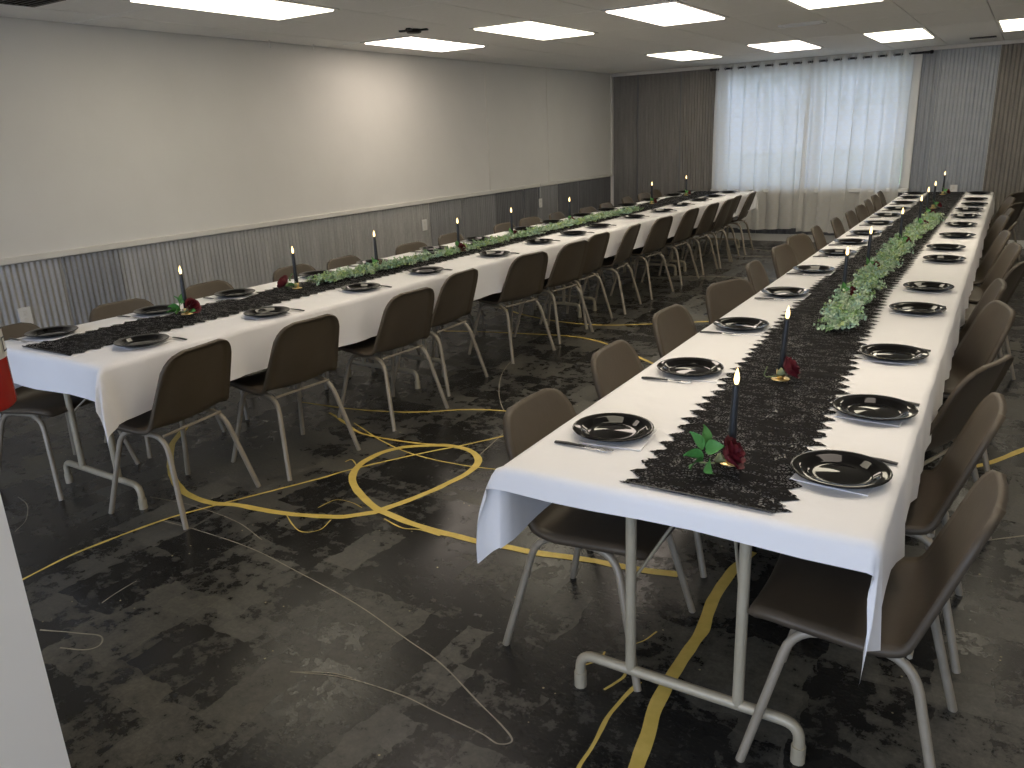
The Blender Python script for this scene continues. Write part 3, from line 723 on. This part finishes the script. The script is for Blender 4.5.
for k, (x, y, a) in enumerate(LN):
    chair(x, y, 180 + a, 'brown plastic chair on the aisle side of left table, %s from the front' % ORD[k], 'chairs on the aisle side of the left table')
f = .82 / .80
LFc = [(-4.18, 1.86), (-4.222, 2.504), (-4.262, 3.108), (-4.233, 3.802), (-4.184, 4.244), (-4.178, 5.025), (-4.241, 5.644), (-4.211, 6.478), (-4.243, 7.02), (-4.214, 7.52), (-4.14, 8.106), (-4.175, 8.654), (-4.273, 9.561), (-4.31, 10.199), (-4.40, 10.80)]
for k, (x, y) in enumerate(LFc):
    chair(x * f, y * f if k < 12 else y * f - .1, [10, -4, 3, -2, 4, -5, 2, 0, -6, 5, -3, 2, 6, -4, 3][k], 'brown plastic chair on the wall side of left table, %s from the front' % ORD[k], 'chairs on the wall side of the left table')
RLc = [(-1.234, 2.03, 0), (-1.281, 2.70, 2), (-1.328, 3.43, -2), (-1.295, 4.20, -22), (-1.345, 4.86, 4), (-1.371, 5.62, -6), (-1.4, 6.20, -12), (-1.383, 6.75, 4), (-1.355, 7.38, 2), (-1.349, 8.008, 0), (-1.361, 8.605, -3), (-1.395, 9.25, 2), (-1.413, 9.83, 0), (-1.433, 10.36, 3)]
for k, (x, y, a) in enumerate(RLc):
    chair(x * f, y * f, a, 'brown plastic chair on the aisle side of right table, %s from the front' % ORD[k], 'chairs on the aisle side of the right table')
RRc = [(.015, 1.92, 181), (-.005, 2.56, 183), (-.03, 3.05, 160), (-.03, 4.016, 196), (-.09, 4.612, 186), (.0, 5.35, 166), (-.05, 6.05, 190), (-.12, 6.70, 188), (-.085, 7.28, 176), (-.16, 7.80, 190), (-.13, 8.38, 184), (-.09, 8.98, 160), (-.15, 9.62, 190), (-.094, 10.25, 152)]
for k, (x, y, a) in enumerate(RRc):
    chair(x * f + (.03 if k > 3 else 0), y * f, a, 'brown plastic chair on the right side of right table, %s from the front' % ORD[k], 'chairs on the right side of the right table')

# ------------------------------------------------------------------ place settings
PZ = TC + .0005
pp = MB().lathe([(.001, .0085), (.03, .0075), (.055, .0052), (.07, .004), (.078, .006), (.092, .017), (.098, .0185), (.112, .020), (.117, .0205), (.119, .0185), (.117, .0165), (.098, .0155), (.090, .013), (.078, .002), (.07, .0), (.001, .0)], 32)
plate_me = pp.mesh('dinner_plate', M['plate'])
nb = MB(); nb.bevbox(-.092, -.092, 0, .092, .092, .003, .001)
nap_me = nb.mesh('napkin', M['napkin'])
hm = MB(); hm.tube([(-.095, 0, .004), (-.06, 0, .006), (.0, 0, .006)], [.0075, .0088, .006], 8, flat=.45); handle_me = hm.mesh('handle', M['handle'])
tm_ = MB(); tm_.tube([(.0, 0, .006), (.03, 0, .005), (.045, 0, .004)], [.0045, .0045, .010], 8, flat=.35)
for t in (-1, 0, 1): tm_.tube([(.043, t * .0065, .004), (.065, t * .0065, .003), (.085, t * .006, .007)], [.0022, .0022, .001], 5)
tines_me = tm_.mesh('tines', M['silver'])
rng = random.Random(11)
SIDES = {
 'RL': ('right', 'aisle side of right table', 0, [(-.933, 1.973), (-.949, 2.657), (-.981, 3.38), (-.987, 4.162), (-1.008, 4.908), (-1.01, 5.625), (-1.025, 6.187), (-1.014, 6.73), (-1.025, 7.433), (-1.046, 8.095), (-1.045, 8.699), (-1.06, 9.362), (-1.075, 10.007), (-1.09, 10.575)]),
 'RR': ('right', 'right side of right table', 180, [(-.303, 1.953), (-.303, 2.468), (-.34, 3.138), (-.351, 3.977), (-.362, 4.545), (-.371, 5.526), (-.405, 6.043), (-.385, 6.704), (-.409, 7.413), (-.417, 8.075), (-.427, 8.669), (-.413, 9.223), (-.439, 9.807), (-.45, 10.622)]),
 'LN': ('left', 'aisle side of left table', 180, [(-3.355, 2.059), (-3.295, 2.744), (-3.311, 3.483), (-3.317, 4.123), (-3.289, 4.914), (-3.325, 5.63), (-3.302, 6.19), (-3.345, 6.759), (-3.355, 7.583), (-3.3, 8.224), (-3.361, 8.936), (-3.366, 9.574), (-3.382, 10.131), (-3.386, 10.778)]),
 'LF': ('left', 'wall side of left table', 0, [(-3.982, 1.984), (-3.947, 2.542), (-3.934, 3.058), (-3.964, 3.758), (-3.94, 4.29), (-3.945, 5.025), (-3.943, 5.629), (-3.94, 6.401), (-3.975, 6.989), (-3.98, 7.668), (-3.97, 8.25), (-3.979, 8.831), (-3.99, 9.55), (-3.97, 10.275), (-3.99, 10.80)]),
}
for key, (row, where, head, pts) in SIDES.items():
    fx = 1 if head == 0 else -1
    for k, (x, y) in enumerate(pts):
        na = tag(put('napkin', nap_me), 'white paper napkin under the %s plate from the front, %s' % (ORD[k], where), 'napkin', 'napkins on the ' + where)
        na.location = (x + fx * (.022 if key != 'RR' else .004), y - fx * .010, PZ); na.rotation_euler = (0, 0, R(rng.uniform(-9, 9) + (8 if fx > 0 else -6)))
        pl = tag(put('dinner_plate', plate_me), 'glossy black plastic plate, %s from the front, %s' % (ORD[k], where), 'plate', 'plates on the ' + where)
        pl.location = (x, y, PZ + .0032); pl.rotation_euler = (0, 0, rng.uniform(0, 6))
        fk = empty('fork', (x - fx * (.03 if key != 'RR' else .014) + fx * rng.uniform(-.01, .01), y - fx * (.137 + rng.uniform(-.006, .008)), PZ), R(head + rng.uniform(-6, 6)))
        tag(fk, 'black-handled fork by the %s plate from the front, %s' % (ORD[k], where), 'fork', 'forks on the ' + where)
        put('handle', handle_me, fk); put('tines', tines_me, fk)

# ------------------------------------------------------------------ candles, holders, roses
RZ = TC + .0046
holder_disc = MB().lathe([(.001, 0), (.030, 0), (.032, .002), (.030, .004), (.015, .005), (.001, .005)], 20).mesh('drip_dish', M['brass'])
holder_cup = MB().lathe([(.001, .005), (.012, .005), (.0145, .012), (.0150, .034), (.0138, .035), (.0132, .012), (.001, .011)], 16).mesh('cup', M['brass'])
cand = MB().lathe([(.001, .0), (.0122, .0), (.0118, .05), (.0088, .195), (.0075, .203), (.001, .204)], 14).mesh('shaft', M['candle'])
flm = MB().lathe([(.001, .200), (.0055, .207), (.0075, .217), (.0058, .230), (.002, .243), (.0004, .248)], 12).mesh('flame', M['flame'])
def leaf_mesh():
    mb = MB(); vs = []; n_ = 6
    for i in range(n_ + 1):
        t = i / n_; w_ = .0135 * math.sin(PI * min(1, t * .96 + .04)) ** .75 * (1.25 - .6 * t)
        for s in (-1, 0, 1): vs.append((t * .038, s * w_, .006 * math.sin(PI * t) + (.0035 * abs(s))))
    mb.add(vs, [(3 * i + j, 3 * i + j + 1, 3 * i + j + 4, 3 * i + j + 3) for i in range(n_) for j in range(2)], 0, True); return mb.mesh('leaf', M['leaf'])
leaf_me = leaf_mesh()
def bloom_mesh():
    mb = MB(); r = random.Random(5)
    for ring, (cnt, rad, hgt, open_) in enumerate([(3, .006, .030, .0), (4, .012, .030, .1), (5, .019, .027, .25), (6, .025, .022, .5)]):
        for i in range(cnt):
            a0 = 2 * PI * i / cnt + ring * .6; span = 2 * PI / cnt * .78
            def fn(u, v):
                a = a0 + (u - .5) * 2 * span * (1 - .25 * v); rr = rad * (.45 + .55 * v ** .6) + open_ * .012 * v ** 3
                return (rr * math.cos(a), rr * math.sin(a), hgt * v * (1 - .25 * (2 * u - 1) ** 2) - open_ * .006 * v ** 4)
            mb.grid(fn, 5, 4)
    return mb.mesh('bloom', M['petal'])
bloom_me = bloom_mesh()
calyx_me = MB().lathe([(.002, -.012), (.006, -.008), (.009, 0), (.010, .004)], 10).mesh('calyx', M['stem'])
stem_me = MB().tube([(-.006, 0, .012), (-.03, .004, .010), (-.036, .002, .016), (-.030, .0, .036)], .0018, 6).mesh('stem', M['stem'])
def rose(x, y, rz, label, group, leaves, sc_=1.5):
    o = empty('rose', (x, y, RZ), rz); o.scale = (sc_, sc_, sc_); tag(o, label, 'rose', group)
    b = put('bloom', bloom_me, o); b.location = (.012, 0, .026); b.rotation_euler = (R(12), R(58), 0)
    c = put('calyx', calyx_me, o); c.location = (.004, 0, .022); c.rotation_euler = (0, R(58), 0)
    put('stem', stem_me, o)
    for (lx, ly, lz, ya, pi_, ro) in leaves:
        l = put('leaf', leaf_me, o); l.location = (lx, ly, lz); l.rotation_euler = (R(ro), R(-pi_), R(ya))
LV1 = [(-.026, .004, .040, 95, 66, 40), (-.030, -.004, .036, 165, 55, 60), (-.022, -.002, .038, -30, 20, 60), (-.026, -.012, .026, 205, 12, 55), (-.026, -.014, .020, 235, -5, 45), (-.016, -.016, .022, -80, -12, 70)]
RC = [(-.566, 1.909), (-.636, 2.689), (-.705, 4.16), (-.73, 5.01), (-.70, 6.15), (-.69, 7.17), (-.73, 8.09), (-.745, 8.86), (-.80, 10.5)]
LC = [(-3.735, 2.577), (-3.73, 3.363), (-3.775, 4.155), (-3.69, 5.016), (-3.73, 5.86), (-3.73, 6.92), (-3.775, 9.08), (-3.80, 10.3)]
for row, lst in (('right', RC), ('left', LC)):
    for k, (x, y) in enumerate(lst):
        wh = '%s from the front on the %s table' % (ORD[k], row)
        ho = empty('candle_holder', (x, y, RZ)); tag(ho, 'small brass candle holder, ' + wh, 'candle holder', 'brass holders on the %s table' % row)
        put('drip_dish', holder_disc, ho); put('cup', holder_cup, ho)
        ca = empty('taper_candle', (x, y, RZ + .0125)); tag(ca, 'lit black taper candle, ' + wh, 'candle', 'black candles on the %s table' % row)
        put('shaft', cand, ca); put('flame', flm, ca)
        if row == 'left' and k in (0, 2): ca.rotation_euler = (R(-2.5), R(-3.0), 0)
        if row == 'right': ca.rotation_euler = (0, R([2, 3.0, 1, 1, 0, 0, 0, 0, 0][k]), 0)
        lab = 'dark red artificial rose at the candle %s' % wh
        grp = 'red roses on the %s table' % row
        if row == 'right' and k == 0: rose(x - .012, y - .060, R(22), lab, grp, LV1)
        elif row == 'right' and k == 1: rose(x + .004, y - .024, R(32), lab, grp, [])
        elif row == 'left' and k == 0: rose(x + .028, y - .01, R(20), lab, grp, LV1 + [(.0, -.02, .012, -50, 10, 30), (.015, -.02, .012, -10, 8, 30), (-.03, -.025, .01, 190, 5, 20)])
        elif row == 'left' and k == 1: rose(x - .005, y - .06, R(205), lab, grp, [(-.02, .02, .04, 150, 55, 40), (-.03, .02, .02, 60, 5, 30), (-.02, -.02, .012, -40, 5, 20), (.01, -.02, .012, -80, 5, 20)])
        else: rose(x + .03, y - .035, R(rng.uniform(-40, 60)), lab, grp, [LV1[i] for i in (0, 2, 4)], 1.15)

# ------------------------------------------------------------------ eucalyptus garlands
def garland(path, label, seed, nspr, spread):
    r = random.Random(seed); P = catmull(path, 12)
    o = empty('garland', (P[0].x, P[0].y, RZ)); tag(o, label, 'garland'); O = o.location.copy()
    st = MB(); st.tube([Vector((p.x, p.y, RZ + .014)) - O for p in P], .004, 6); st.build('stem', M['stem'], o)
    mb = MB(); cols = []
    pal = [(.34, .47, .29), (.40, .50, .33), (.28, .42, .25), (.38, .48, .20), (.46, .56, .40), (.24, .38, .15), (.30, .45, .34)]
    for s_ in range(nspr):
        t = r.random(); i = min(len(P) - 2, int(t * (len(P) - 1))); p = P[i].lerp(P[i + 1], r.random())
        ang = r.uniform(0, 2 * PI); el = r.uniform(.05, .85); Lr = r.uniform(.6, 1) * spread * (1.15 - .35 * math.sin(el))
        d = Vector((math.cos(ang) * math.cos(el), math.sin(ang) * math.cos(el), math.sin(el)))
        base = Vector((p.x, p.y, RZ + .012)); nl = r.randint(6, 9); c0 = r.choice(pal)
        side = d.cross(Vector((0, 0, 1))).normalized(); upv = side.cross(d)
        for k in range(nl):
            q = base + d * Lr * (k + .6) / nl + Vector((0, 0, -.012 * (k / nl) ** 2)); q.z = max(q.z, RZ + .004)
            for sg in (-1, 1):
                rot = r.uniform(0, PI); ax = (side * math.cos(rot) + upv * math.sin(rot)) * sg
                ld = (ax * 1.0 + d * .5 + Vector((r.gauss(0, .25), r.gauss(0, .25), r.gauss(0, .25)))).normalized()
                if q.z + ld.z * .016 < RZ + .001: ld.z = abs(ld.z) * .3
                l = r.uniform(.011, .017); wv = ld.cross(Vector((r.gauss(0, 1), r.gauss(0, 1), 1.2))).normalized() * l * .42
                nn = ld.cross(wv).normalized() * l * .14
                vs = [q, q + ld * l * .35 + wv, q + ld * l * .75 + wv * .8, q + ld * l, q + ld * l * .75 - wv * .8, q + ld * l * .35 - wv, q + ld * l * .5 - nn]
                vs = [v_ - O for v_ in vs]
                mb.add(vs, [(0, 1, 6), (1, 2, 6), (2, 3, 6), (3, 4, 6), (4, 5, 6), (5, 0, 6)])
                j = r.uniform(.8, 1.2); cols += [(c0[0] * j, c0[1] * j, c0[2] * j, 1)] * 7
    me = mb.mesh('leaves', M['eucalyptus'])
    at = me.color_attributes.new('leafcol', 'FLOAT_COLOR', 'POINT'); at.data.foreach_set('color', [c for q in cols for c in q])
    tag(put('leaves', me, o), kind='stuff')
garland([(-.60, 3.45, 0), (-.645, 4.0, 0), (-.655, 4.6, 0), (-.672, 5.3, 0), (-.675, 6.3, 0), (-.665, 7.2, 0), (-.655, 7.95, 0)], 'pale green eucalyptus garland lying along the right table', 3, 950, .105)
garland([(-3.70, 3.50, 0), (-3.67, 4.27, 0), (-3.645, 5.5, 0), (-3.65, 6.6, 0), (-3.64, 7.4, 0), (-3.60, 8.2, 0)], 'pale green eucalyptus garland lying along the left table', 6, 1000, .10)

# ------------------------------------------------------------------ fire extinguisher on the wall end
EX, EY, EZ, ER = -1.387, .545, 1.215, .062
ex = empty('fire_extinguisher', (EX, EY, EZ)); tag(ex, 'red fire extinguisher with white label at the left picture edge', 'fire extinguisher')
MB().lathe([(.001, .004), (.045, .0), (ER - .004, .002), (ER, .008), (ER, .33), (ER - .008, .365), (ER - .028, .392), (.018, .405), (.016, .42), (.001, .42)], 36).build('body', M['red'], ex)
lb = MB()
def lab(u, v): a = R(-170) + u * R(300); return ((ER + .0008) * math.cos(a), (ER + .0008) * math.sin(a),   .083 + .20 * v)
lb.grid(lab, 40, 2); lbo = lb.build('label', M['paper'], ex)
def strip(a0, a1, z0, z1):
    s = MB(); s.grid(lambda u, v: ((ER + .0018) * math.cos(R(a0 + (a1 - a0) * u)), (ER + .0018) * math.sin(R(a0 + (a1 - a0) * u)), z0 + (z1 - z0) * v), 40, 1); return s
pk = MB()
for zz in [.128 + .010 * i for i in range(9)]:
    s = strip(-160, 60, zz, zz + .0028); pk.add(s.v, s.f)
for (a0, a1, z0, z1) in ((44, 64, .092, .0945), (44, 64, .113, .1155), (44, 47, .092, .1155), (61, 64, .092, .1155)):
    s = strip(a0, a1, z0, z1); pk.add(s.v, s.f)
pk.build('print', M['ink'], lbo)
MB().bevbox(-.02, -.014, .42, .02, .014, .455, .004).build('valve', M['brass'], ex)
MB().tube([(-.01, 0, .452), (.02, 0, .458), (.10, 0, .445)], .007, 6).build('handle', M['black_metal'], ex)
MB().tube([(-.01, 0, .462), (.03, 0, .485), (.10, 0, .490)], .006, 6).build('lever', M['black_metal'], ex)
MB().tube(bend_path([(0, -.014, .44), (.0, -.08, .43), (.0, -.082, .12)], .04), .009, 8).build('hose', M['black_metal'], ex)
MB().box(PX - EX, -.03, .24, -ER + .004, .03, .27).build('bracket', M['black_metal'], ex)
